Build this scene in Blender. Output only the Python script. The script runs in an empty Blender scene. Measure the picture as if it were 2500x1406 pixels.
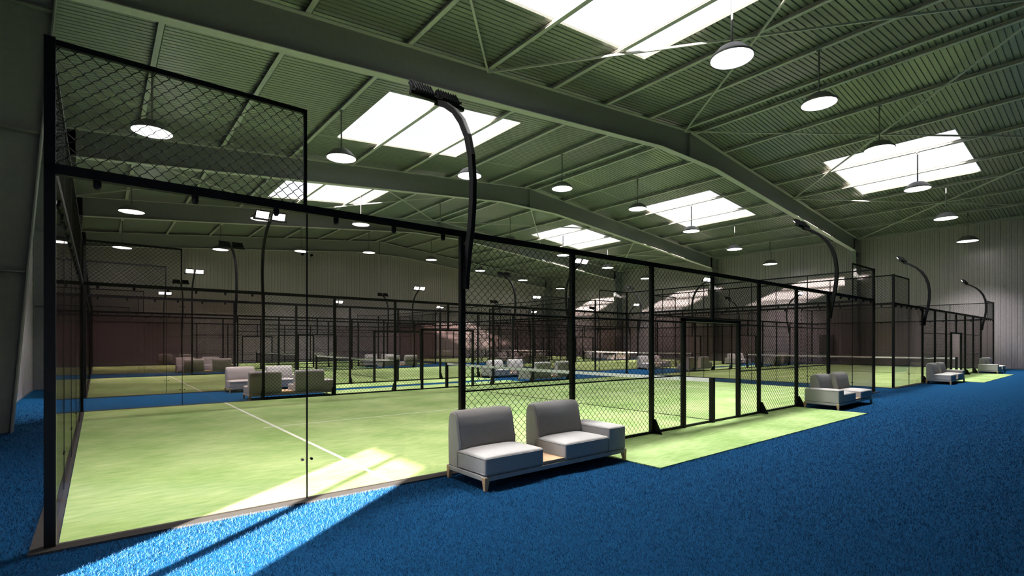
import bpy, math, random
import numpy as np
from mathutils import Vector, Matrix, Euler

random.seed(7)
rng = np.random.default_rng(11)
scene = bpy.context.scene
COL = scene.collection
PI = math.pi

# ------------------------------------------------------------------ view
scene.view_settings.view_transform = 'Standard'
scene.view_settings.look = 'None'
scene.view_settings.exposure = 0.0
scene.view_settings.gamma = 1.0
scene.view_settings.use_curve_mapping = False
scene.cycles.transparent_max_bounces = 48
scene.cycles.max_bounces = 7
scene.cycles.diffuse_bounces = 4
scene.cycles.sample_clamp_indirect = 4.0
scene.cycles.caustics_reflective = False
scene.cycles.caustics_refractive = False

# ------------------------------------------------------------------ materials
def mat(name):
    m = bpy.data.materials.new(name); m.use_nodes = True
    nt = m.node_tree
    for n in list(nt.nodes):
        if n.type != 'OUTPUT_MATERIAL' and n.type != 'BSDF_PRINCIPLED': nt.nodes.remove(n)
    return m, nt, nt.nodes['Principled BSDF'], nt.nodes['Material Output']

def plain(name, col, rough=0.5, metal=0.0, spec=0.5, var=0.06, scale=8.0, bump=0.0, bscale=60.0):
    m, nt, b, out = mat(name)
    tc = nt.nodes.new('ShaderNodeTexCoord')
    nz = nt.nodes.new('ShaderNodeTexNoise'); nz.inputs['Scale'].default_value = scale
    nz.inputs['Detail'].default_value = 4
    nt.links.new(tc.outputs['Object'], nz.inputs['Vector'])
    rp = nt.nodes.new('ShaderNodeValToRGB')
    rp.color_ramp.elements[0].position = 0.3; rp.color_ramp.elements[1].position = 0.7
    rp.color_ramp.elements[0].color = (*[max(0, c*(1-var)) for c in col], 1)
    rp.color_ramp.elements[1].color = (*[c*(1+var) for c in col], 1)
    nt.links.new(nz.outputs['Fac'], rp.inputs['Fac'])
    nt.links.new(rp.outputs['Color'], b.inputs['Base Color'])
    b.inputs['Roughness'].default_value = rough
    b.inputs['Metallic'].default_value = metal
    b.inputs['Specular IOR Level'].default_value = spec
    if bump:
        n2 = nt.nodes.new('ShaderNodeTexNoise'); n2.inputs['Scale'].default_value = bscale
        n2.inputs['Detail'].default_value = 3
        nt.links.new(tc.outputs['Object'], n2.inputs['Vector'])
        bp = nt.nodes.new('ShaderNodeBump'); bp.inputs['Strength'].default_value = bump
        bp.inputs['Distance'].default_value = 0.02
        nt.links.new(n2.outputs['Fac'], bp.inputs['Height'])
        nt.links.new(bp.outputs['Normal'], b.inputs['Normal'])
    return m

M_black = plain('black_powder_coat', (0.006, 0.0065, 0.007), 0.5, spec=0.16)
M_wire = plain('black_wire', (0.006, 0.007, 0.006), 0.8, spec=0.05)
M_net = plain('black_net_cord', (0.010, 0.013, 0.012), 0.9, spec=0.1)
M_tape = plain('white_tape', (0.80, 0.82, 0.80), 0.7, bump=0.1)
M_steel = plain('grey_green_painted_steel', (0.68, 0.66, 0.62), 0.42, spec=0.5, bump=0.05, bscale=30)
M_shade_grey = plain('shade_darkened_grey_paint', (0.21, 0.215, 0.225), 0.45, bump=0.05, bscale=30)  # frame paint darkened to carry web and column shade; also door frame, baseboards
M_roof = plain('grey_green_roof_sheet', (0.25, 0.265, 0.235), 0.33, metal=0.35, spec=0.6)
M_wall = plain('grey_wall_sheet', (0.43, 0.385, 0.405), 0.36, metal=0.3, spec=0.6, bump=0.05, bscale=14)
M_kerb = plain('grey_base_plate', (0.045, 0.042, 0.040), 0.6, spec=0.2, bump=0.1)
M_fabric = plain('light_grey_fabric', (0.50, 0.48, 0.475), 0.85, spec=0.2, var=0.04, scale=30, bump=0.25, bscale=420)
M_pipe = plain('grey_piping', (0.36, 0.35, 0.35), 0.8, spec=0.2)
M_frame = plain('grey_sofa_frame', (0.42, 0.42, 0.42), 0.6)
M_lamp = plain('dark_grey_lamp_housing', (0.20, 0.20, 0.21), 0.45)
M_cab = plain('dark_grey_cabinet', (0.07, 0.065, 0.06), 0.5)
M_line = plain('white_line_paint', (0.78, 0.80, 0.74), 0.8)
M_ground = plain('outdoor_ground', (0.3, 0.29, 0.27), 0.9)

def wood():
    m, nt, b, out = mat('pale_oak')
    tc = nt.nodes.new('ShaderNodeTexCoord'); mp = nt.nodes.new('ShaderNodeMapping')
    mp.inputs['Scale'].default_value = (40, 4, 40)
    nz = nt.nodes.new('ShaderNodeTexNoise'); nz.inputs['Scale'].default_value = 2; nz.inputs['Detail'].default_value = 6
    rp = nt.nodes.new('ShaderNodeValToRGB')
    rp.color_ramp.elements[0].color = (0.52, 0.32, 0.17, 1); rp.color_ramp.elements[1].color = (0.72, 0.50, 0.31, 1)
    rp.color_ramp.elements[0].position = .3; rp.color_ramp.elements[1].position = .75
    nt.links.new(tc.outputs['Object'], mp.inputs['Vector']); nt.links.new(mp.outputs['Vector'], nz.inputs['Vector'])
    nt.links.new(nz.outputs['Fac'], rp.inputs['Fac']); nt.links.new(rp.outputs['Color'], b.inputs['Base Color'])
    b.inputs['Roughness'].default_value = .5
    return m
M_wood = wood()

def turf():
    m, nt, b, out = mat('green_turf')
    tc = nt.nodes.new('ShaderNodeTexCoord')
    mp = nt.nodes.new('ShaderNodeMapping'); mp.inputs['Scale'].default_value = (2.2, 9, 1)
    mp.inputs['Rotation'].default_value = (0, 0, 0.5)
    n1 = nt.nodes.new('ShaderNodeTexNoise'); n1.inputs['Scale'].default_value = 1.6; n1.inputs['Detail'].default_value = 6
    n1.inputs['Roughness'].default_value = .62
    nt.links.new(tc.outputs['Object'], mp.inputs['Vector']); nt.links.new(mp.outputs['Vector'], n1.inputs['Vector'])
    n2 = nt.nodes.new('ShaderNodeTexNoise'); n2.inputs['Scale'].default_value = 0.9; n2.inputs['Detail'].default_value = 3
    nt.links.new(tc.outputs['Object'], n2.inputs['Vector'])
    n3 = nt.nodes.new('ShaderNodeTexNoise'); n3.inputs['Scale'].default_value = 140; n3.inputs['Detail'].default_value = 2
    nt.links.new(tc.outputs['Object'], n3.inputs['Vector'])
    a = nt.nodes.new('ShaderNodeMath'); a.operation = 'ADD'
    nt.links.new(n1.outputs['Fac'], a.inputs[0]); nt.links.new(n2.outputs['Fac'], a.inputs[1])
    a2 = nt.nodes.new('ShaderNodeMath'); a2.operation = 'MULTIPLY_ADD'; a2.inputs[1].default_value = .35
    nt.links.new(n3.outputs['Fac'], a2.inputs[0]); nt.links.new(a.outputs[0], a2.inputs[2])
    a3 = nt.nodes.new('ShaderNodeMath'); a3.operation = 'MULTIPLY'; a3.inputs[1].default_value = 1/2.35
    nt.links.new(a2.outputs[0], a3.inputs[0])
    rp = nt.nodes.new('ShaderNodeValToRGB')
    rp.color_ramp.elements[0].position = .36; rp.color_ramp.elements[1].position = .64
    rp.color_ramp.elements[0].color = TURF_D; rp.color_ramp.elements[1].color = TURF_L
    nt.links.new(a3.outputs[0], rp.inputs['Fac']); nt.links.new(rp.outputs['Color'], b.inputs['Base Color'])
    b.inputs['Roughness'].default_value = .9; b.inputs['Specular IOR Level'].default_value = .2
    bp = nt.nodes.new('ShaderNodeBump'); bp.inputs['Strength'].default_value = .35; bp.inputs['Distance'].default_value = .01
    nt.links.new(n3.outputs['Fac'], bp.inputs['Height']); nt.links.new(bp.outputs['Normal'], b.inputs['Normal'])
    return m
TURF_D = (0.22, 0.375, 0.10, 1); TURF_L = (0.49, 0.61, 0.28, 1)
M_turf = turf()

def carpet():
    m, nt, b, out = mat('blue_turf')
    tc = nt.nodes.new('ShaderNodeTexCoord')
    n1 = nt.nodes.new('ShaderNodeTexNoise'); n1.inputs['Scale'].default_value = 55; n1.inputs['Detail'].default_value = 5
    n1.inputs['Roughness'].default_value = .7
    nt.links.new(tc.outputs['Object'], n1.inputs['Vector'])
    rp = nt.nodes.new('ShaderNodeValToRGB')
    rp.color_ramp.elements[0].position = .36; rp.color_ramp.elements[1].position = .68
    rp.color_ramp.elements[0].color = (0.002, 0.038, 0.11, 1); rp.color_ramp.elements[1].color = (0.006, 0.09, 0.23, 1)
    nt.links.new(n1.outputs['Fac'], rp.inputs['Fac']); nt.links.new(rp.outputs['Color'], b.inputs['Base Color'])
    b.inputs['Roughness'].default_value = .9; b.inputs['Specular IOR Level'].default_value = .08
    bp = nt.nodes.new('ShaderNodeBump'); bp.inputs['Strength'].default_value = .7; bp.inputs['Distance'].default_value = .02
    nt.links.new(n1.outputs['Fac'], bp.inputs['Height']); nt.links.new(bp.outputs['Normal'], b.inputs['Normal'])
    return m
M_blue = carpet()

def blade_mat():
    m, nt, b, out = mat('blue_grass_blade')
    g = nt.nodes.new('ShaderNodeNewGeometry')
    rp = nt.nodes.new('ShaderNodeValToRGB')
    rp.color_ramp.elements[0].color = (0.006, 0.045, 0.125, 1); rp.color_ramp.elements[1].color = (0.040, 0.105, 0.225, 1)
    nt.links.new(g.outputs['Random Per Island'], rp.inputs['Fac'])
    nt.links.new(rp.outputs['Color'], b.inputs['Base Color'])
    b.inputs['Roughness'].default_value = .6; b.inputs['Specular IOR Level'].default_value = .15
    return m
M_blade = blade_mat()

def glass(name, tint, refl=0.05):
    m, nt, b, out = mat(name); nt.nodes.remove(b)
    tr = nt.nodes.new('ShaderNodeBsdfTransparent'); tr.inputs['Color'].default_value = (*tint, 1)
    gl = nt.nodes.new('ShaderNodeBsdfGlossy'); gl.inputs['Roughness'].default_value = 0.02
    gl.inputs['Color'].default_value = (0.9, 0.88, 0.86, 1)
    lw = nt.nodes.new('ShaderNodeLayerWeight'); lw.inputs['Blend'].default_value = .5
    pw = nt.nodes.new('ShaderNodeMath'); pw.operation = 'POWER'; pw.inputs[1].default_value = 5
    nt.links.new(lw.outputs['Facing'], pw.inputs[0])
    mx = nt.nodes.new('ShaderNodeMixShader')
    ml = nt.nodes.new('ShaderNodeMath'); ml.operation = 'MULTIPLY_ADD'; ml.inputs[1].default_value = refl*.9; ml.inputs[2].default_value = .035*refl
    nt.links.new(pw.outputs[0], ml.inputs[0])
    nt.links.new(ml.outputs[0], mx.inputs['Fac'])
    nt.links.new(tr.outputs[0], mx.inputs[1]); nt.links.new(gl.outputs[0], mx.inputs[2])
    nt.links.new(mx.outputs[0], out.inputs['Surface'])
    return m
M_glass = glass('tinted_court_glass', (0.88, 0.845, 0.84), 0.8)
M_sky = glass('white_rooflight_sheet', (0.22, 0.22, 0.22), 0.3)
M_doorglass = glass('clear_door_glass', (0.97, 0.98, 0.98), 0.8)

def emis(name, col, s):
    m, nt, b, out = mat(name); nt.nodes.remove(b)
    e = nt.nodes.new('ShaderNodeEmission'); e.inputs['Color'].default_value = (*col, 1); e.inputs['Strength'].default_value = s
    nt.links.new(e.outputs[0], out.inputs['Surface'])
    return m
M_disc = emis('lit_lamp_diffuser', (1, 0.98, 0.96), 7.0)
M_flood = emis('lit_floodlight_lens', (1, 0.99, 0.98), 40.0)

# ------------------------------------------------------------------ mesh helpers
class MB:
    def __init__(s): s.v = []; s.f = []
    def quadbox(s, P):      # 8 points: bottom 4 ccw, top 4 ccw
        n = len(s.v); s.v += [tuple(p) for p in P]
        for a in ((0,3,2,1),(4,5,6,7),(0,1,5,4),(1,2,6,5),(2,3,7,6),(3,0,4,7)): s.f.append([n+i for i in a])
    def box(s, x0, x1, y0, y1, z0, z1):
        s.quadbox([(x0,y0,z0),(x1,y0,z0),(x1,y1,z0),(x0,y1,z0),(x0,y0,z1),(x1,y0,z1),(x1,y1,z1),(x0,y1,z1)]); return s
    def bar(s, a, b, w, h=None, up=(0,0,1)):    # rectangular bar between a and b
        h = h or w; a = Vector(a); b = Vector(b); d = (b-a).normalized(); up = Vector(up)
        if abs(d.dot(up)) > .98: up = Vector((1,0,0))
        r = d.cross(up).normalized(); u = r.cross(d).normalized()
        P = [p + r*sx*w/2 + u*sz*h/2 for p in (a, b) for sx, sz in ((-1,-1),(1,-1),(1,1),(-1,1))]
        n = len(s.v); s.v += [tuple(p) for p in P]
        for q in ((0,1,2,3),(7,6,5,4),(0,4,5,1),(1,5,6,2),(2,6,7,3),(3,7,4,0)): s.f.append([n+i for i in q])
        return s
    def wire(s, pts, r, ax):    # 4 sided open tube in plane; ax = plane normal
        n = len(s.v); ax = Vector(ax); N = len(pts)
        for i, p in enumerate(pts):
            p = Vector(p); d = (Vector(pts[min(i+1, N-1)]) - Vector(pts[max(i-1, 0)])).normalized(); q = d.cross(ax)
            s.v += [tuple(p+q*r), tuple(p+ax*r), tuple(p-q*r), tuple(p-ax*r)]
        for i in range(N-1):
            for k in range(4):
                s.f.append([n+4*i+k, n+4*i+(k+1)%4, n+4*i+4+(k+1)%4, n+4*i+4+k])
        return s
    def tube(s, pts, r, seg=10):
        pts = [Vector(p) for p in pts]; N = len(pts); n = len(s.v); ref = Vector((1,0,0))
        for i, p in enumerate(pts):
            d = (pts[min(i+1,N-1)]-pts[max(i-1,0)]).normalized()
            if abs(d.dot(ref)) > .95: rr = Vector((0,1,0))
            else: rr = ref
            a = d.cross(rr).normalized(); b = d.cross(a).normalized()
            rad = r[i] if isinstance(r, (list,tuple)) else r
            for k in range(seg):
                t = 2*PI*k/seg; s.v.append(tuple(p + a*math.cos(t)*rad + b*math.sin(t)*rad))
        for i in range(N-1):
            for k in range(seg): s.f.append([n+i*seg+k, n+i*seg+(k+1)%seg, n+(i+1)*seg+(k+1)%seg, n+(i+1)*seg+k])
        s.f.append([n+k for k in range(seg)][::-1]); s.f.append([n+(N-1)*seg+k for k in range(seg)])
        return s
    def lathe(s, prof, seg=40, cap0=True, cap1=True):
        n = len(s.v)
        for (r, z) in prof:
            for k in range(seg): t = 2*PI*k/seg; s.v.append((r*math.cos(t), r*math.sin(t), z))
        for i in range(len(prof)-1):
            for k in range(seg): s.f.append([n+i*seg+k, n+i*seg+(k+1)%seg, n+(i+1)*seg+(k+1)%seg, n+(i+1)*seg+k])
        if cap0: s.f.append([n+k for k in range(seg)][::-1])
        if cap1: s.f.append([n+(len(prof)-1)*seg+k for k in range(seg)])
        return s
    def extrude_poly(s, pts, axis, a0, a1):     # polygon pts (2D) extruded along axis 'x' or 'y'
        n = len(s.v); k = len(pts)
        for a in (a0, a1):
            for (p, q) in pts: s.v.append((a, p, q) if axis == 'x' else ((p, a, q) if axis == 'y' else (p, q, a)))
        s.f.append([n+i for i in range(k)][::-1]); s.f.append([n+k+i for i in range(k)])
        for i in range(k): s.f.append([n+i, n+(i+1)%k, n+k+(i+1)%k, n+k+i])
        return s
    def data(s, name, m, smooth=False):
        me = bpy.data.meshes.new(name); me.from_pydata(s.v, [], s.f); me.update()
        me.materials.append(m)
        if smooth: me.polygons.foreach_set('use_smooth', [True]*len(me.polygons))
        return me
    def build(s, name, m, parent=None, smooth=False, loc=(0,0,0), bevel=0, seg=2, fix=True):
        me = s.data(name, m, smooth)
        if fix:
            import bmesh
            bm = bmesh.new(); bm.from_mesh(me); bmesh.ops.recalc_face_normals(bm, faces=bm.faces); bm.to_mesh(me); bm.free()
        o = bpy.data.objects.new(name, me); COL.objects.link(o); o.parent = parent; o.location = loc
        if bevel:
            b = o.modifiers.new('bevel', 'BEVEL'); b.width = bevel; b.segments = seg; b.limit_method = 'ANGLE'
            b.angle_limit = math.radians(40); b.harden_normals = False
        return o

def inst(me, name, parent=None, loc=(0,0,0), rot=(0,0,0)):
    o = bpy.data.objects.new(name, me); COL.objects.link(o); o.parent = parent; o.location = loc; o.rotation_euler = rot
    return o
def empty(name, loc=(0,0,0), rz=0):
    o = bpy.data.objects.new(name, None); COL.objects.link(o); o.location = loc; o.rotation_euler = (0,0,rz)
    o.empty_display_size = .2; return o
def tag(o, label=None, cat=None, group=None, kind=None):
    if label: o['label'] = label
    if cat: o['category'] = cat
    if group: o['group'] = group
    if kind: o['kind'] = kind
    return o
def copy_tree(o, parent=None):
    c = o.copy(); COL.objects.link(c); c.parent = parent
    for ch in KIDS(o): copy_tree(ch, c)
    return c
_kids = {}
def KIDS(o):
    if o.name not in _kids: _kids[o.name] = list(o.children)
    return _kids[o.name]

# ------------------------------------------------------------------ dimensions
XL, XR = -1.42, 43.42          # side walls
YF, YB = -14.5, 40.0           # gable walls
RX = 21.0                      # ridge
SL = 0.0922
def purlin_z(x): return 11.15 - SL*abs(x-RX)
def roof_z(x): return purlin_z(x) + 0.15
CX = [0.0, 22.06]; CY = [0.0, 13.86, 27.8]

# ------------------------------------------------------------------ floor
mb = MB(); mb.box(XL-.3, XR+.3, YF-.3, YB+.3, -.2, 0)
tag(mb.build('floor', M_blue), kind='structure')
mb = MB(); mb.box(XL-40, XL-.31, YF-30, YB+30, -.3, -.05)
tag(mb.build('ground', M_ground), kind='structure')

# ------------------------------------------------------------------ ribbed walls
def ribs(a0, a1, pitch=.245, g=.035, depth=.03):
    """profile list of (a, offset) from a0 to a1"""
    out = [(a0, 0)]; a = a0 + pitch/2
    while a + g < a1:
        out += [(a, 0), (a+.006, depth), (a+g-.006, depth), (a+g, 0)]
        h = a + pitch/2
        if h + .02 < a1: out += [(h, 0), (h+.006, -.008), (h+.014, -.008), (h+.02, 0)]
        a += pitch
    out.append((a1, 0)); return out
def wall_strip(mb, axis, pos, sgn, a0, a1, zlo, zhi):
    pr = ribs(a0, a1); n = len(mb.v)
    for (a, o) in pr:
        for z in (zlo(a) if callable(zlo) else zlo, zhi(a) if callable(zhi) else zhi):
            mb.v.append((pos+sgn*o, a, z) if axis == 'x' else (a, pos+sgn*o, z))
    for i in range(len(pr)-1): mb.f.append([n+2*i, n+2*i+2, n+2*i+3, n+2*i+1])
eave = roof_z(XR) + .05
mb = MB(); wall_strip(mb, 'x', XR, 1, YF, YB, 0, eave); mb.box(XR+.06, XR+.2, YF-.2, YB+.2, -.1, eave+.1)
tag(mb.build('wall_right', M_wall, fix=False), kind='structure')
DY0, DY1, DH = -3.62, -1.80, 2.06       # glazed double door in the left wall
mb = MB()
wall_strip(mb, 'x', XL, -1, YF, DY0, 0, eave); wall_strip(mb, 'x', XL, -1, DY1, YB, 0, eave)
wall_strip(mb, 'x', XL, -1, DY0, DY1, DH, eave)
for y0, y1, z0, z1 in ((YF-.2, DY0, -.1, eave+.1), (DY1, YB+.2, -.1, eave+.1), (DY0, DY1, DH, eave+.1)):
    mb.box(XL-.12, XL-.06, y0, y1, z0, z1)
tag(mb.build('wall_left', M_wall, fix=False), kind='structure')
for nm, Y, sg in (('wall_back', YB, 1), ('wall_front', YF, -1)):
    mb = MB()
    wall_strip(mb, 'y', Y, sg, XL, RX, 0, roof_z); wall_strip(mb, 'y', Y, sg, RX, XR, 0, roof_z)
    n = len(mb.v)
    yy = (Y+sg*.06, Y+sg*.2)
    mb.extrude_poly([(XL-.2, -.1), (XR+.2, -.1), (XR+.2, roof_z(XR)), (RX, roof_z(RX)+.05), (XL-.2, roof_z(XL))], 'y', *yy)
    tag(mb.build(nm, M_wall, fix=False), kind='structure')
# glazed double door
mb = MB()
for y in (DY0+.03, (DY0+DY1)/2, DY1-.03): mb.box(XL-.10, XL-.02, y-.045, y+.045, 0, DH)
mb.box(XL-.10, XL-.02, DY0, DY1, DH-.08, DH); mb.box(XL-.10, XL-.02, DY0, DY1, 0, .05)
d = tag(mb.build('door_1', M_shade_grey), kind='structure')
for k in (0, 1):
    mb = MB(); y0 = DY0+.07 + k*((DY1-DY0)/2-.02); mb.box(XL-.07, XL-.06, y0, y0+(DY1-DY0)/2-.12, .05, DH-.08)
    mb.build('door_glass', M_doorglass, d)
# wall base trims
for i, (x0, x1, y0, y1) in enumerate(((XR-.02, XR+.03, YF, YB), (XL-.03, XL+.02, DY1, YB), (XL, XR, YB-.02, YB+.03))):
    mb = MB(); mb.box(x0, x1, y0, y1, 0, .05)
    tag(mb.build(('baseboard_right', 'baseboard_left', 'baseboard_back')[i], M_shade_grey), kind='structure')

# ------------------------------------------------------------------ roof with rooflights
SKY_Y = [(-.6, 4.48), (10.5, 15.5), (21.7, 26.6)]
SKY_X = [(7.92, 13.78), (28.35, 34.2)]
def roof_profile(y0, y1, pitch=.17, g=.045, depth=.035):
    out = [(y0, 0)]; k0 = math.ceil((y0+.001)/pitch)
    a = k0*pitch
    while a + g < y1:
        out += [(a, 0), (a+.012, depth), (a+g-.012, depth), (a+g, 0)]; a += pitch
    out.append((y1, 0)); return out
def roof_strip(mb, y0, y1, x0, x1):
    pr = roof_profile(y0, y1); n = len(mb.v)
    for (y, o) in pr:
        mb.v.append((x0, y, roof_z(x0)+o)); mb.v.append((x1, y, roof_z(x1)+o))
    for i in range(len(pr)-1): mb.f.append([n+2*i, n+2*i+1, n+2*i+3, n+2*i+2])
mb = MB(); y = YF-.3
for (s0, s1) in SKY_Y + [(YB+.3, None)]:
    for x0, x1 in ((XL-.3, RX), (RX, XR+.3)): roof_strip(mb, y, s0, x0, x1)
    if s1 is None: break
    for x0, x1 in ((XL-.3, SKY_X[0][0]), (SKY_X[0][1], RX), (RX, SKY_X[1][0]), (SKY_X[1][1], XR+.3)): roof_strip(mb, s0, s1, x0, x1)
    y = s1
# upper skin gives the roof its thickness, with the same openings
def slab(mb, x0, x1, y0, y1, t0=.045, t1=.06):
    mb.quadbox([(x0,y0,roof_z(x0)+t0),(x1,y0,roof_z(x1)+t0),(x1,y1,roof_z(x1)+t0),(x0,y1,roof_z(x0)+t0),
                (x0,y0,roof_z(x0)+t1),(x1,y0,roof_z(x1)+t1),(x1,y1,roof_z(x1)+t1),(x0,y1,roof_z(x0)+t1)])
y = YF-.3
for (s0, s1) in SKY_Y + [(YB+.3, None)]:
    for x0, x1 in ((XL-.3, RX), (RX, XR+.3)): slab(mb, x0, x1, y, s0)
    if s1 is None: break
    for x0, x1 in ((XL-.3, SKY_X[0][0]), (SKY_X[0][1], RX), (RX, SKY_X[1][0]), (SKY_X[1][1], XR+.3)): slab(mb, x0, x1, s0, s1)
    y = s1
tag(mb.build('ceiling', M_roof, fix=False), kind='structure')
wn = 1
for (y0, y1) in SKY_Y:
    for (x0, x1) in SKY_X:
        mb = MB(); N = int((y1-y0)/.12)
        n = 0
        for i in range(N+1):
            yy = y0 + (y1-y0)*i/N; o = .055 + (.02 if i % 2 else 0)
            mb.v += [(x0-.05, yy, roof_z(x0-.05)+o), (x1+.05, yy, roof_z(x1+.05)+o)]
        for i in range(N): mb.f.append([2*i, 2*i+1, 2*i+3, 2*i+2])
        wo = tag(mb.build('window_%d' % wn, M_sky, fix=False), kind='structure'); wn += 1
        mb = MB(); t = .012
        def q(xa, xb, ya, yb):
            P = [(xa,ya), (xb,ya), (xb,yb), (xa,yb)]
            mb.quadbox([(x, y, roof_z(x)-.006) for x, y in P] + [(x, y, roof_z(x)+.065) for x, y in P])
        q(x0-.01, x1+.01, y0-.01, y0+.012); q(x0-.01, x1+.01, y1-.012, y1+.01); q(x0-.01, x0+.012, y0, y1); q(x1-.012, x1+.01, y0, y1)
        mb.build('window_frame', M_roof, wo, fix=False)

# ------------------------------------------------------------------ purlins and bracing
tn = [1]
def trim(mb, m, bevel=0):
    o = mb.build('trim_%d' % tn[0], m, bevel=bevel); tn[0] += 1; return tag(o, kind='structure')
px = [RX-.42, RX+.42] + [RX-3-2.75*k for k in range(7)] + [RX+3+2.75*k for k in range(7)] + [XL+.12, XR-.12]
for x in px:
    mb = MB(); z = purlin_z(x); w = .07
    # Z section: bottom flange, web, top flange
    mb.box(x-w, x+w, YF, YB, z, z+.02); mb.box(x+w-.015, x+w, YF, YB, z, z+.145); mb.box(x-.01, x+w, YF, YB, z+.13, z+.145)
    trim(mb, M_steel)
FR = [-14.35, -4.25, 7.38, 18.35, 29.2, 39.85]
for bay in (1, 3):
    y0, y1 = FR[bay], FR[bay+1]
    nodes = [XL+.35, 9.75, 20.7, 32.1, XR-.35]
    for i in range(4):
        for a, b in ((0, 1), (1, 0)):
            xa, xb = nodes[i+a], nodes[i+b]
            za, zb = purlin_z(xa)-.05, purlin_z(xb)-.05
            mb = MB(); mb.bar((xa, y0, za), (xb, y1, zb), .055, .055); trim(mb, M_steel)
# wall girts seen at the left and brace rods on end wall are omitted beyond the frame

# ------------------------------------------------------------------ portal frames
def zbot(x):
    d = abs(x-RX)
    return min(10.13 - .0915*d, 9.93)
frame_lbl = [
 'grey steel portal frame against the front gable wall behind the camera',
 'grey steel portal frame overhead beside the glazed double door, beyond the top edge',
 'grey steel portal frame nearest in view, its rafter sweeping across the top left',
 'grey steel portal frame, second rafter back from the camera',
 'grey steel portal frame, third rafter back from the camera',
 'grey steel portal frame standing against the far gable wall']
for k, Y in enumerate(FR):
    r = empty('portal_frame', (0, Y, 0)); tag(r, frame_lbl[k], 'steel frame', 'steel portal frames of the hall')
    xs = [XL+.85, 4, 8, 12, 16, 18.8, RX, 23.2, 26, 30, 34, 38, XR-.85]
    mb = MB(); n = 0
    for x in xs:
        for yy in (-.008, .008):
            mb.v.append((x, yy, zbot(x))); mb.v.append((x, yy, purlin_z(x)-.01))
    for i in range(len(xs)-1):
        a = 4*i
        mb.f += [[a, a+4, a+5, a+1], [a+2, a+3, a+7, a+6]]
    mb.box(RX-.02, RX+.02, -.12, .12, zbot(RX)+.02, purlin_z(RX)-.03)
    mb.build('rafter_web', M_shade_grey, r, fix=False)
    for nm, f, t in (('bottom_flange', zbot, .022), ('top_flange', lambda x: purlin_z(x)-.03, .022)):
        mb = MB(); n = 0
        for x in xs:
            z = f(x)
            mb.v += [(x, -.14, z), (x, .14, z), (x, .14, z+t), (x, -.14, z+t)]
        for i in range(len(xs)-1):
            a = 4*i
            for q in range(4): mb.f.append([a+q, a+(q+1)%4, a+4+(q+1)%4, a+4+q])
        mb.f += [[0,1,2,3], [len(mb.v)-1, len(mb.v)-2, len(mb.v)-3, len(mb.v)-4]]
        mb.build(nm, M_steel, r)
    for s in (-1, 1):
        def X(x): return x if s < 0 else 2*RX - x
        mb = MB()
        prof = [(X(XL+.02), 0), (X(-.92), 0), (X(-.32), 8.1), (X(-.32), purlin_z(-.3)-.02), (X(XL+.02), purlin_z(XL)-.02)]
        mb.extrude_poly(prof, 'y', -.008, .008)
        for z in (2.9, 5.45, 7.75):      # stiffener plates across the web
            xi = -.92 + .6*z/8.1 - .02
            mb.box(min(X(XL+.02), X(xi)), max(X(XL+.02), X(xi)), -.13, .13, z-.01, z+.01)
        mb.box(min(X(XL+.01), X(XL+.03)), max(X(XL+.01), X(XL+.03)), -.14, .14, 0, purlin_z(XL)-.02)
        xa, xb = X(-.92), X(-.32)
        n = len(mb.v); t = .022 * (1 if s < 0 else -1)
        mb.quadbox([(xa,-.14,0),(xa+t,-.14,0),(xa+t,.14,0),(xa,.14,0),(xb,-.14,8.15),(xb+t,-.14,8.15),(xb+t,.14,8.15),(xb,.14,8.15)])
        mb.box(min(X(XL+.02), X(-.30)), max(X(XL+.02), X(-.30)), -.14, .14, 8.14, 8.17)
        mb.build('column', M_shade_grey, r)

# ------------------------------------------------------------------ chain link
def chain(mb, u0, u1, z0, z1, axis, pos, a=.0525, b=.05, r=.0034, kink=True):
    """diamond wire mesh on a rectangle; axis 'x': runs along x at y=pos"""
    nrm = (0, 1, 0) if axis == 'x' else (1, 0, 0)
    def P(u, z): return (u, pos, z) if axis == 'x' else (pos, u, z)
    m = b/a; H = z1-z0; W = u1-u0
    k = -int(H/m/(2*a)) - 1
    while u0 + k*2*a < u1:
        us = u0 + k*2*a
        lo = max(u0, us); hi = min(u1, us + H/m)
        if hi - lo > 1e-4:
            mb.wire([P(lo, z1-m*(lo-us)), P(hi, z1-m*(hi-us))], r*.9, nrm)      # falling wire, straight
            if not kink: mb.wire([P(lo, z0+m*(lo-us)), P(hi, z0+m*(hi-us))], r, nrm)
            else:                                                             # rising wire, hooked where it crosses
                pts = [P(lo, z0+m*(lo-us))]; sh = (H/m/2) % a
                un = us + sh + math.ceil((lo-us-sh)/a)*a
                while un < hi - .014:
                    if un > lo + .014:
                        z = z0+m*(un-us)
                        pts.append(P(un-.009, z-m*.009-.006)); pts.append(P(un+.009, z+m*.009+.006))
                    un += a
                pts.append(P(hi, z0+m*(hi-us)))
                mb.wire(pts, r, nrm)
        k += 1
    return mb

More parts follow.
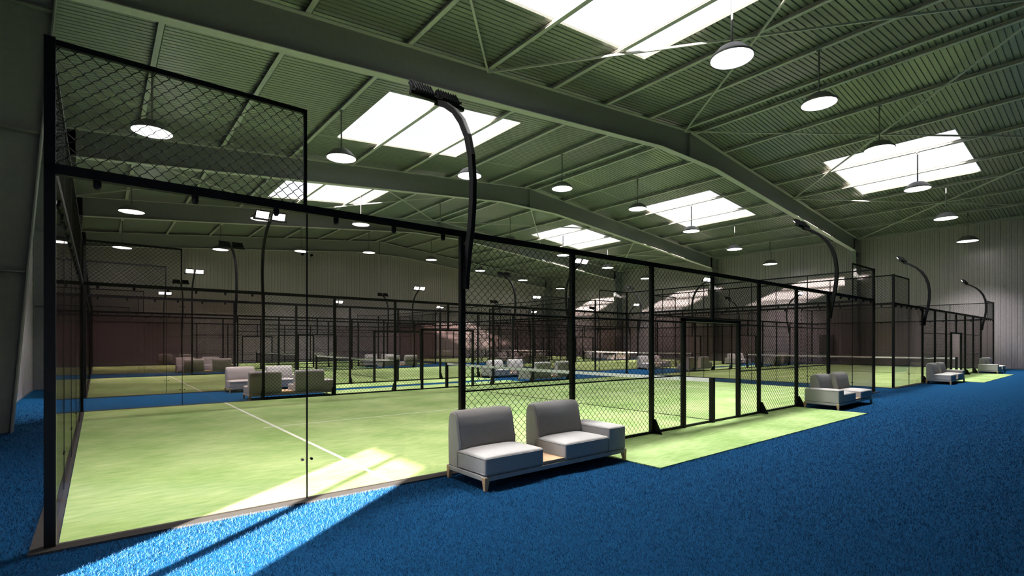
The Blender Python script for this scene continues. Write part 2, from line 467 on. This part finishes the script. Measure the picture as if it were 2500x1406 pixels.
# ------------------------------------------------------------------ court enclosure
PXS = [3.88, 5.88, 7.88, 11.93, 13.95, 16.05]
LX, LY = 19.93, 10.0
def build_enclosure():
    root = empty('court_enclosure')
    post4 = MB().box(-.035, .035, -.035, .035, 0, 4.03).data('post', M_black)
    post3 = MB().box(-.033, .033, -.033, .033, 0, 3.0).data('post', M_black)
    postU = MB().box(-.03, .03, -.03, .03, 2.07, 3.0).data('post', M_black)
    for x in (0, LX):
        for y in (0, LY): inst(post4, 'post', root, (x, y, 0))
    for x in PXS:
        for y in (0, LY): inst(post3, 'post', root, (x, y, 0))
    for y in (0, LY): inst(postU, 'upper_post', root, (9.92, y, 0))
    # foot gussets outside
    gd = MB()
    gd.extrude_poly([(0, 0), (-.17, 0), (-.15, .05), (-.035, .27), (0, .27)], 'x', -.006, .006)
    gd.box(-.04, .04, -.17, .02, 0, .008)
    gd = gd.data('foot_bracket', M_black)
    for x in PXS:
        inst(gd, 'foot_bracket', root, (x+.03, -.035, 0)); inst(gd, 'foot_bracket', root, (x-.03, LY+.035, 0), (0, 0, PI))
    # top rails
    for y in (0, LY): MB().box(-.03, LX+.03, y-.035, y+.035, 2.955, 3.035).build('top_rail', M_black, root)
    for x in (0, LX):
        MB().box(x-.035, x+.035, 0, LY, 2.955, 3.035).build('top_rail', M_black, root)
        MB().box(x-.018, x+.018, 0, LY, 3.975, 4.02).build('upper_rail', M_black, root)
        for yy in (2, 4, 6, 8): MB().box(x-.012, x+.012, yy-.012, yy+.012, 3.0, 4.0).build('upper_upright', M_black, root)
        me = chain(MB(), .03, LY-.03, 3.03, 3.98, 'y', x).data('wire_mesh', M_wire); inst(me, 'wire_mesh', root)
    me = None
    for y in (0, LY):
        for x0, x1 in ((0, 1.95), (LX-1.95, LX)):
            MB().box(x0, x1, y-.018, y+.018, 3.975, 4.02).build('upper_rail', M_black, root)
            xe = x1 if x0 == 0 else x0
            MB().box(xe-.015, xe+.015, y-.015, y+.015, 3.0, 4.02).build('upper_upright', M_black, root)
            inst(chain(MB(), x0+.02, x1-.02, 3.03, 3.98, 'x', y).data('wire_mesh', M_wire), 'wire_mesh', root)
        sg = 1
        # side mesh
        mb = MB()
        segs = [(3.92, 8.86, 0.05, 2.96), (10.98, 16.01, .05, 2.96), (8.86, 10.98, 2.08, 2.96)]
        for (u0, u1, z0, z1) in segs:
            me = chain(MB(), u0, u1, z0, z1, 'x', y).data('wire_mesh', M_wire); inst(me, 'wire_mesh', root)
        for u0, u1 in ((3.9, 8.88), (10.98, 16.03)):
            for z in (1.0, 2.0): MB().box(u0, u1, y-.010, y+.010, z-.010, z+.010).build('mid_rail', M_black, root)
        MB().box(3.9, 16.03, y-.02, y+.02, 0.008, .055).build('bottom_rail', M_black, root)
        # door frame
        mb = MB(); mb.box(8.84, 8.92, y-.04, y+.04, 0, 2.09).box(10.94, 11.02, y-.04, y+.04, 0, 2.09).box(8.84, 11.02, y-.04, y+.04, 2.02, 2.09)
        mb.build('gate_frame', M_black, root, bevel=.006, seg=1)
    # glass
    bolt = MB().tube([(0, -.014, 0), (0, .014, 0)], .013, 10).data('glass_bolt', M_black)
    def pane(axis, u0, u1, pos):
        mb = MB()
        if axis == 'x': mb.box(u0, u1, pos-.006, pos+.006, .02, 2.96)
        else: mb.box(pos-.006, pos+.006, u0, u1, .02, 2.96)
        mb.build('glass_pane', M_glass, root)
    def seal(axis, u, pos):
        mb = MB()
        if axis == 'x': mb.box(u-.006, u+.006, pos-.009, pos+.009, .02, 2.96)
        else: mb.box(pos-.009, pos+.009, u-.006, u+.006, .02, 2.96)
        mb.build('glass_seal', M_black, root)
        for z in (.42, 2.53):
            for du in (-.045, .045):
                inst(bolt, 'glass_bolt', root, (u+du, pos, z) if axis == 'x' else (pos, u+du, z), (0, 0, 0 if axis == 'x' else PI/2))
    for y in (0, LY):
        for a, b in ((.04, 1.96, ), (1.975, 3.84), (LX-3.84, LX-1.975), (LX-1.96, LX-.04)): pane('x', a, b, y)
        seal('x', 1.967, y); seal('x', LX-1.967, y)
    for x in (0, LX):
        for i in range(5): pane('y', (.04 if i == 0 else 2*i+.007), (LY-.04 if i == 4 else 2*i+1.993), x)
        for i in range(1, 5): seal('y', 2*i, x)
    cl = MB(); cl.tube([(0, 0, 2.965), (0, 0, 2.905), (0, 0, 2.885)], [.028, .028, .018], 12); cl = cl.data('glass_clamp', M_black, True)
    for y in (0, LY):
        for u in (.29, .98, 1.67, 2.27, 2.94, 3.6):
            inst(cl, 'glass_clamp', root, (u, y, 0)); inst(cl, 'glass_clamp', root, (LX-u, y, 0))
    for x in (0, LX):
        for i in range(5):
            for q in (.35, 1.0, 1.65): inst(cl, 'glass_clamp', root, (x, 2*i+q, 0))
    # base plates under the glass
    for y, s in ((0, -1), (LY, 1)):
        for x0, x1 in ((-.12, 3.84), (LX-3.84, LX+.12)):
            ya, yb = sorted((y+s*.13, y-s*.045))
            MB().box(x0, x1, ya, yb, 0, .018).build('base_plate', M_kerb, root)
    for x, s in ((0, -1), (LX, 1)):
        xa, xb = sorted((x+s*.12, x-s*.045))
        MB().box(xa, xb, .045, LY-.045, 0, .0181).build('base_plate', M_kerb, root)
    return root

def build_turf():
    root = empty('court_surface')
    mb = MB()
    o = []
    P = [(0.05, .05), (5.9, .05), (5.9, -1.55), (13.85, -1.55), (13.85, .05), (LX-.05, .05), (LX-.05, LY-.05), (13.85, LY-.05), (13.85, LY+1.55), (5.9, LY+1.55), (5.9, LY-.05), (.05, LY-.05)]
    mb.extrude_poly(P, 'z', 0.0, .014)
    mb.build('turf', M_turf, root)
    for x in (2.93, LX-2.93): MB().box(x-.028, x+.028, .05, LY-.05, .014, .0155).build('court_line', M_line, root)
    MB().box(2.72, LX-2.72, 4.985, 5.015, .014, .0158).build('court_line', M_line, root)
    return root

def build_net():
    root = empty('padel_net')
    for y in (-.02, LY+.02):
        MB().box(-.045, .045, y-.045, y+.045, 0.014, .92).build('net_post', M_black, root, bevel=.008, seg=2)
    me = chain(MB(), .03, LY-.03, .06, .84, 'y', 0, a=.026, b=.026, r=.0022, kink=False)
    me.build('net_mesh', M_net, root, fix=False)
    mb = MB()
    N = 24
    for i in range(N):
        y0 = .03 + (LY-.06)*i/N; y1 = .03 + (LY-.06)*(i+1)/N
        s0 = -.02*math.sin(PI*i/N); s1 = -.02*math.sin(PI*(i+1)/N)
        mb.quadbox([(-.012,y0,.825+s0),(.012,y0,.825+s0),(.012,y1,.825+s1),(-.012,y1,.825+s1),(-.006,y0,.90+s0),(.006,y0,.90+s0),(.006,y1,.90+s1),(-.006,y1,.90+s1)])
    mb.build('top_tape', M_tape, root)
    mb = MB().tube([(0, .03, .06), (0, LY-.03, .06)], .006, 6); mb.build('bottom_cord', M_net, root)
    return root

ARM = [(-.045, 2.30), (-.06, 2.45), (-.11, 2.75), (-.175, 3.05), (-.21, 3.35), (-.215, 3.65), (-.18, 3.95), (-.10, 4.22), (.03, 4.45), (.20, 4.64), (.42, 4.80), (.66, 4.92)]
def build_mast():
    root = empty('floodlight_mast')
    # curved flat tube
    mb = MB(); n = 0; N = len(ARM)
    for i, (y, z) in enumerate(ARM):
        a = Vector(ARM[max(i-1, 0)]); b = Vector(ARM[min(i+1, N-1)]); d = (b-a).normalized(); q = Vector((d.y, -d.x))
        w = .045 if i < N-3 else .038
        for sx, sq in ((-1,-1),(1,-1),(1,1),(-1,1)):
            mb.v.append((sx*.032, y+q.x*sq*w, z+q.y*sq*w))
    for i in range(N-1):
        for k in range(4): mb.f.append([4*i+k, 4*i+(k+1)%4, 4*i+4+(k+1)%4, 4*i+4+k])
    mb.f += [[0,1,2,3], [4*N-1, 4*N-2, 4*N-3, 4*N-4]]
    mb.build('curved_arm', M_black, root, bevel=.006, seg=1)
    MB().box(-.03, .03, -.16, -.033, 2.85, 2.89).build('bracket', M_black, root)
    MB().box(-.42, .42, .60, .66, 4.90, 4.95).build('crossbar', M_black, root, bevel=.004, seg=1)
    for s in (-1, 1):
        e = Matrix.Translation((s*.205, .70, 5.02)) @ Matrix.Rotation(math.radians(-128), 4, 'X')
        # local +z is the lit face normal (inward and down)
        mb = MB(); mb.box(-.17, .17, -.12, .12, -.045, 0)
        for k in range(8): mb.box(-.15+k*.04, -.142+k*.04, -.11, .11, -.075, -.045)
        h = mb.build('lamp_head', M_black, root, bevel=.004, seg=1); h.matrix_local = e
        MB().box(-.15, .15, -.1, .1, .0005, .006).build('lamp_lens', M_flood, h)
        mb = MB(); mb.box(s*.205-.18, s*.205-.172, .62, .70, 4.93, 5.03); mb.box(s*.205+.172, s*.205+.18, .62, .70, 4.93, 5.03)
        mb.build('yoke', M_black, root)
    return root

rown = ['front', 'middle', 'back']; coln = ['left', 'right']
rowd = ['nearest the camera', 'in the middle row', 'in the row along the far gable wall']
enc0 = build_enclosure(); turf0 = build_turf(); net0 = build_net(); mast0 = build_mast()
first = True; firstm = True
for j, cy in enumerate(CY):
    for i, cx in enumerate(CX):
        for src, lab, cat, grp, off in ((enc0, 'black glass and wire mesh enclosure of the %s %s padel court' % (rown[j], coln[i]), 'court enclosure', 'padel court enclosures', (0, 0)),
                         (turf0, 'light green turf with white lines inside the %s %s padel court' % (rown[j], coln[i]), 'court floor', 'green court surfaces', (0, 0)),
                         (net0, 'black net with white top tape across the %s %s padel court' % (rown[j], coln[i]), 'net', 'padel nets', (9.88, 0))):
            o = src if first else copy_tree(src)
            o.location = (cx+off[0], cy+off[1], 0); tag(o, lab, cat, grp)
        first = False
        for yi in (0, 1):
            for xi, mx in enumerate((3.9, 16.03)):
                o = mast0 if firstm else copy_tree(mast0); firstm = False
                o.location = (cx+mx, cy+(LY if yi else 0), 0); o.rotation_euler = (0, 0, PI*yi)
                tag(o, 'curved black floodlight arm, %s side, %s end of the %s %s court' % (('near', 'far')[yi], ('left', 'right')[xi], rown[j], coln[i]), 'floodlight', 'curved floodlight arms on the courts')

# ------------------------------------------------------------------ sofa
def rounded(mb_pts_box, name, m, parent, bev, seg=4, crown=0.0, sub=True):
    x0, x1, y0, y1, z0, z1 = mb_pts_box
    import bmesh
    bm = bmesh.new()
    nx, ny = 8, 8
    bmesh.ops.create_cube(bm, size=1)
    for v in bm.verts:
        v.co = Vector((x0 if v.co.x < 0 else x1, y0 if v.co.y < 0 else y1, z0 if v.co.z < 0 else z1))
    bmesh.ops.bevel(bm, geom=bm.edges[:], offset=bev, segments=seg, profile=.6, affect='EDGES')
    bmesh.ops.subdivide_edges(bm, edges=[e for e in bm.edges if e.calc_length() > .12], cuts=5, use_grid_fill=True)
    for v in bm.verts:
        fx = 1-(2*(v.co.x-x0)/(x1-x0)-1)**4; fy = 1-(2*(v.co.y-y0)/(y1-y0)-1)**4
        if v.co.z > z1-.6*(z1-z0) and crown: v.co.z += crown*max(0, fx)*max(0, fy)*((v.co.z-z0)/(z1-z0))
    for f in bm.faces: f.smooth = True
    me = bpy.data.meshes.new(name); bm.to_mesh(me); bm.free(); me.materials.append(m)
    return inst(me, name, parent)

def piping(parent, pts, r=.0045, closed=True):
    if closed: pts = pts + [pts[0], pts[1]]
    return MB().tube(pts, r, 6).build('piping', M_pipe, parent, smooth=True)
def rrect(x0, x1, y0, y1, z, r=.03):
    out = []
    for cx, cy, a0 in ((x1-r, y0+r, -90), (x1-r, y1-r, 0), (x0+r, y1-r, 90), (x0+r, y0+r, 180)):
        for k in range(4):
            a = math.radians(a0+30*k); out.append((cx+r*math.cos(a), cy+r*math.sin(a), z))
    return out

def backrest(parent, x0, x1, S):
    # side profile (y, z): back is at y=0 side, front towards -y
    prof = [(-.012, .165), (0.0, .40), (0.0, .62), (-.008, .73), (-.03, .785), (-.07, .803), (-.125, .803), (-.172, .785), (-.20, .73), (-.215, .63), (-.232, .52), (-.262, .43), (-.262, .37), (-.25, .165)]
    import bmesh
    bm = bmesh.new(); rings = []
    tt = [0, .012, .03, .06, .12, .2, .3, .4, .5, .6, .7, .8, .88, .94, .97, .988, 1]
    for t in tt:
        x = x0 + (x1-x0)*t
        edge = min(t, 1-t)*(x1-x0)
        sh = 0 if edge > .045 else .020*(1-edge/.045)**2
        bulge = .030*max(0, math.sin(PI*t))**.5
        ring = []
        cy, cz = -.115, .5
        for (y, z) in prof:
            yy = y + (sh if y < cy else -sh); zz = z - (sh if z > .7 else 0)
            if y < -.17 and z > .37: yy -= bulge*math.sin(PI*(z-.37)/.45) if z < .82 else 0
            if z > .78: zz += .008*math.sin(PI*t)
            ring.append(bm.verts.new((S*x, yy, zz)))
        rings.append(ring)
    for a, b in zip(rings[:-1], rings[1:]):
        for k in range(len(prof)): bm.faces.new((a[k], a[(k+1) % len(prof)], b[(k+1) % len(prof)], b[k]))
    bm.faces.new(rings[0]); bm.faces.new(rings[-1][::-1])
    bmesh.ops.recalc_face_normals(bm, faces=bm.faces)
    for f in bm.faces: f.smooth = len(f.verts) == 4
    me = bpy.data.meshes.new('backrest'); bm.to_mesh(me); bm.free(); me.materials.append(M_fabric)
    o = inst(me, 'backrest', parent)
    for x in (x0+.022, x1-.022):
        pts = [(S*x, y-.004, z) for (y, z) in prof[4:13]]
        pts = [(S*x, -.135, .800), (S*x, -.175, .776), (S*x, -.199, .72), (S*x, -.219, .63), (S*x, -.238, .52), (S*x, -.266, .44), (S*x, -.262, .385)]
        MB().tube(pts, .0045, 6).build('piping', M_pipe, o, smooth=True)
    return o

def build_sofa(S):
    """S=1: armrest at +x when the sofa faces -y.  origin = middle of the back edge on the floor"""
    root = empty('lounge_sofa')
    def bx(x0, x1): return (min(S*x0, S*x1), max(S*x0, S*x1))
    H = 1.21; D = .78
    a, b = bx(-H, H)
    mb = MB(); mb.box(a, b, -D, -D+.05, .105, .158); mb.box(a, b, -.05, 0, .105, .158)
    mb.box(a, a+.05, -D+.05, -.05, .105, .158); mb.box(b-.05, b, -D+.05, -.05, .105, .158); mb.box(a+.05, b-.05, -D+.05, -.05, .135, .158)
    mb.build('base_frame', M_frame, root, bevel=.006, seg=2)
    for sx in (-1, 1):
        for y in (-D+.032, -.032):
            x = sx*(H-.032); d = .012*sx; dy = -.012 if y < -.4 else .012
            mb = MB()
            mb.quadbox([(x-.018+d,y-.018+dy,0),(x+.018+d,y-.018+dy,0),(x+.018+d,y+.018+dy,0),(x-.018+d,y+.018+dy,0),
                        (x-.036,y-.036,.15),(x+.036,y-.036,.15),(x+.036,y+.036,.15),(x-.036,y+.036,.15)])
            mb.build('leg', M_wood, root, bevel=.003, seg=1)
    for (x0, x1) in ((-1.2, -.34), (.03, .85)):
        a, b = bx(x0, x1)
        o = rounded((a, b, -D+.005, -.18, .16, .365), 'seat_cushion', M_fabric, root, .028, crown=.03)
        piping(o, rrect(a+.001, b-.001, -D+.006, -.19, .345))
        piping(o, rrect(a+.001, b-.001, -D+.006, -.19, .178))
    backrest(root, -1.2, -.34, S); backrest(root, .03, .88, S)
    a, b = bx(.86, 1.2)
    o = rounded((a, b, -D+.005, -.01, .16, .475), 'armrest', M_fabric, root, .024, crown=.02)
    piping(o, rrect(a+.001, b-.001, -D+.006, -.011, .458)); piping(o, rrect(a+.001, b-.001, -D+.006, -.011, .178))
    a, b = bx(-.335, .025)
    mb = MB(); mb.box(a, b, -D+.012, -.03, .158, .20); mb.build('side_table', M_wood, root, bevel=.003, seg=1)
    return root
sofaP = build_sofa(1); sofaM = build_sofa(-1)
used = {1: False, -1: False}
def place_sofa(S, x, y, face, label):
    src = sofaP if S == 1 else sofaM
    o = src if not used[S] else copy_tree(src); used[S] = True
    o.location = (x, y, 0); o.rotation_euler = (0, 0, 0 if face < 0 else PI); tag(o, label, 'sofa', 'light grey sofas around the courts')
for j, cy in enumerate(CY):
    for i, cx in enumerate(CX):
        for side in (0, 1):
            for e, ex in enumerate((4.76, LX-4.76)):
                y = cy-.17 if side == 0 else cy+LY+.17
                face = -1 if side == 0 else 1
                arm_world = 1 if e == 0 else -1          # the arm points to the net
                S = arm_world if face < 0 else -arm_world
                if j == 0 and side == 0:
                    lab = ['light grey sofa in the foreground with oak side table between its two seats', 'light grey sofa at the right end of the nearest court, armrest towards the camera',
                           'light grey sofa at the left end of the right-hand front court, beside its corner', 'small distant light grey sofa by the right wall at the end of the front row'][i*2+e]
                else:
                    lab = 'light grey sofa backed against the %s side of the %s %s court, %s end' % (('near', 'far')[side], rown[j], coln[i], ('left', 'right')[e])
                place_sofa(S, cx+ex, y, face, lab)

# ------------------------------------------------------------------ pendant lamps
def build_pendant():
    root = empty('pendant_lamp')
    mb = MB(); mb.lathe([(.498, -.015), (.515, 0), (.51, .035), (.48, .07), (.41, .14), (.33, .23), (.24, .285), (.10, .30), (.04, .33)], 40, cap0=False)
    mb.lathe([(.498, -.015), (.49, .012), (.47, .02)], 40, cap0=False, cap1=True)
    mb.build('lamp_shade', M_lamp, root, smooth=True, fix=False)
    MB().lathe([(.486, -.008), (.486, .01)], 40).build('diffuser', M_disc, root)
    MB().tube([(0, 0, .28), (0, 0, 1.69)], .026, 12).build('rod', M_lamp, root, smooth=True)
    MB().box(-.05, .05, -.06, .06, 1.65, 1.70).build('ceiling_mount', M_lamp, root)
    return root
pend = build_pendant(); fp = True
LROW = [(.93, 'nearest the camera'), (12.42, 'second from the camera'), (23.9, 'third from the camera'), (35.4, 'farthest from the camera')]
LXS = [1.5, 7.0, 12.5, 18.0, 24.0, 29.5, 35.0, 40.5]
ordn = ['first', 'second', 'third', 'fourth', 'fifth', 'sixth', 'seventh', 'eighth']
ld = bpy.data.lights.new('pendant_beam', 'SPOT')
ld.energy = 4600; ld.spot_size = math.radians(107); ld.spot_blend = 1.0; ld.shadow_soft_size = .4; ld.color = (1.0, .985, .96)
for j, (Y, rn) in enumerate(LROW):
    for i, x in enumerate(LXS):
        o = pend if fp else copy_tree(pend); fp = False
        z = purlin_z(x) - 1.69
        o.location = (x, Y, z)
        lab = 'round lit pendant lamp, %s from the left in the row %s' % (ordn[i-2 if j == 0 else i], rn)
        if j == 0 and i < 2: lab = ('round pendant lamp overhead above the nearest glass corner', 'round pendant lamp overhead above the foreground sofa')[i] + ', beyond the top edge'
        tag(o, lab, 'lamp', 'round pendant lamps')
        L = bpy.data.objects.new('pendant_beam', ld); COL.objects.link(L); L.location = (x, Y, z-.06)

# ------------------------------------------------------------------ wall cabinet on right wall
r = empty('wall_cabinet', (XR, 9.5, 0)); tag(r, 'dark flat wall cabinet on the right-hand wall behind the nearest court', 'cabinet')
MB().box(-.22, -.005, -.5, .45, .73, 2.2).build('body', M_cab, r, bevel=.01)
MB().box(-.235, -.22, -.47, .42, .76, 2.17).build('door', M_cab, r, bevel=.004, seg=1)

# ------------------------------------------------------------------ blue grass blades (near part of the carpet)
def blades():
    cx, cy = .29, -5.41
    N = 4200000
    X = rng.uniform(XL+.04, 24, N); Y = rng.uniform(-6.0, 13.5, N)
    d = np.hypot(X-cx, Y-cy)
    yaw = math.radians(50.83)
    f = (X-cx)*math.cos(yaw)+(Y-cy)*math.sin(yaw); rgt = (X-cx)*math.sin(yaw)-(Y-cy)*math.cos(yaw)
    ok = (f > 1.6) & (np.abs(rgt) < f*1.12+.6) & (d < 22) & ~((X > -.115) & (Y > -.1))
    # the carpet only: not court, base plate or pads
    ins = (X > -.115) & (Y > -.125)
    pad = (X > 5.9) & (X < 13.85) & (Y > -1.55)
    ok &= ~ins & ~pad
    pr = np.clip((3.4/np.maximum(d, .1))**1.9, 0, 1)*np.clip((22-d)/9, 0, 1)
    # keep the ragged edges dense
    edge = ((np.abs(Y+.125) < .05) & (X > -.1)) | ((np.abs(Y+1.55) < .06) & (X > 5.8) & (X < 14)) | ((np.abs(X-5.9) < .06) & (Y > -1.6)) | ((np.abs(X+.115) < .05) & (Y > -.15))
    pr = np.where(edge, np.clip(pr*2.0, 0, 1), pr)
    ok &= rng.uniform(0, 1, N) < pr
    X, Y, d = X[ok], Y[ok], d[ok]
    n = len(X)
    w = .0015*np.clip(d/3.4, 1, 4.5)**.95; h = rng.uniform(.010, .022, n)*np.clip(d/4, 1, 1.35)
    a = rng.uniform(0, 2*PI, n); lean = rng.uniform(.1, .9, n)*h; b = rng.uniform(0, 2*PI, n)
    V = np.zeros((n, 3, 3), dtype=np.float32)
    V[:, 0, 0] = X-np.cos(a)*w; V[:, 0, 1] = Y-np.sin(a)*w
    V[:, 1, 0] = X+np.cos(a)*w; V[:, 1, 1] = Y+np.sin(a)*w
    V[:, 2, 0] = X+np.cos(b)*lean; V[:, 2, 1] = Y+np.sin(b)*lean; V[:, 2, 2] = h
    me = bpy.data.meshes.new('blue_grass')
    me.vertices.add(n*3); me.vertices.foreach_set('co', V.ravel())
    me.loops.add(n*3); me.loops.foreach_set('vertex_index', np.arange(n*3, dtype=np.int32))
    me.polygons.add(n); me.polygons.foreach_set('loop_start', np.arange(0, n*3, 3, dtype=np.int32))
    me.update(); me.validate(); me.materials.append(M_blade)
    o = bpy.data.objects.new('blue_grass', me); COL.objects.link(o)
    tag(o, 'bright blue artificial grass pile around the green court', 'grass', kind='stuff')
    print('blades', n)
blades()

# ------------------------------------------------------------------ sun, sky, camera
SUN = Vector((.79*math.cos(math.radians(17.2)), .61*math.cos(math.radians(17.2)), -math.sin(math.radians(17.2))))
sd = bpy.data.lights.new('sun', 'SUN'); sd.energy = 110; sd.angle = math.radians(.9); sd.color = (1.0, .90, .79)
so = bpy.data.objects.new('sun', sd); COL.objects.link(so); so.rotation_euler = SUN.to_track_quat('-Z', 'Y').to_euler()
so.location = (-20, -15, 20)

w = bpy.data.worlds.new('world'); scene.world = w; w.use_nodes = True
nt = w.node_tree; bg = nt.nodes['Background']
tc = nt.nodes.new('ShaderNodeTexCoord'); sp = nt.nodes.new('ShaderNodeSeparateXYZ'); rp = nt.nodes.new('ShaderNodeValToRGB')
rp.color_ramp.elements[0].position = .06; rp.color_ramp.elements[0].color = (.05, .06, .05, 1)    # added dark band low in the sky, cuts daylight through the door
rp.color_ramp.elements[1].position = .17; rp.color_ramp.elements[1].color = (.96, .97, 1, 1)
nt.links.new(tc.outputs['Generated'], sp.inputs[0]); nt.links.new(sp.outputs['Z'], rp.inputs['Fac'])
nt.links.new(rp.outputs['Color'], bg.inputs['Color']); bg.inputs['Strength'].default_value = 5.0

for (y0, y1) in SKY_Y:
    for (x0, x1) in SKY_X:
        pd = bpy.data.lights.new('rooflight_portal', 'AREA'); pd.shape = 'RECTANGLE'; pd.size = x1-x0+.1; pd.size_y = y1-y0
        pd.cycles.is_portal = True
        po = bpy.data.objects.new('rooflight_portal', pd); COL.objects.link(po)
        xm = (x0+x1)/2; po.location = (xm, (y0+y1)/2, roof_z(xm)+.12)
        po.rotation_euler = (0, (math.atan(SL) if xm > RX else -math.atan(SL)), 0)
pd = bpy.data.lights.new('door_portal', 'AREA'); pd.shape = 'RECTANGLE'; pd.size = DH; pd.size_y = DY1-DY0; pd.cycles.is_portal = True
po = bpy.data.objects.new('door_portal', pd); COL.objects.link(po); po.location = (XL-.13, (DY0+DY1)/2, DH/2); po.rotation_euler = (0, -PI/2, 0)

cd = bpy.data.cameras.new('camera'); cam = bpy.data.objects.new('camera', cd); COL.objects.link(cam)
cam.location = (.2931, -5.4094, 1.6264); cam.rotation_euler = (PI/2, 0, math.radians(50.831-90))
cd.sensor_width = 36; cd.sensor_fit = 'HORIZONTAL'; cd.lens = 1241.0/2500*36; cd.shift_y = (835.54-703)/2500
cd.clip_start = .05; cd.clip_end = 300
scene.camera = cam
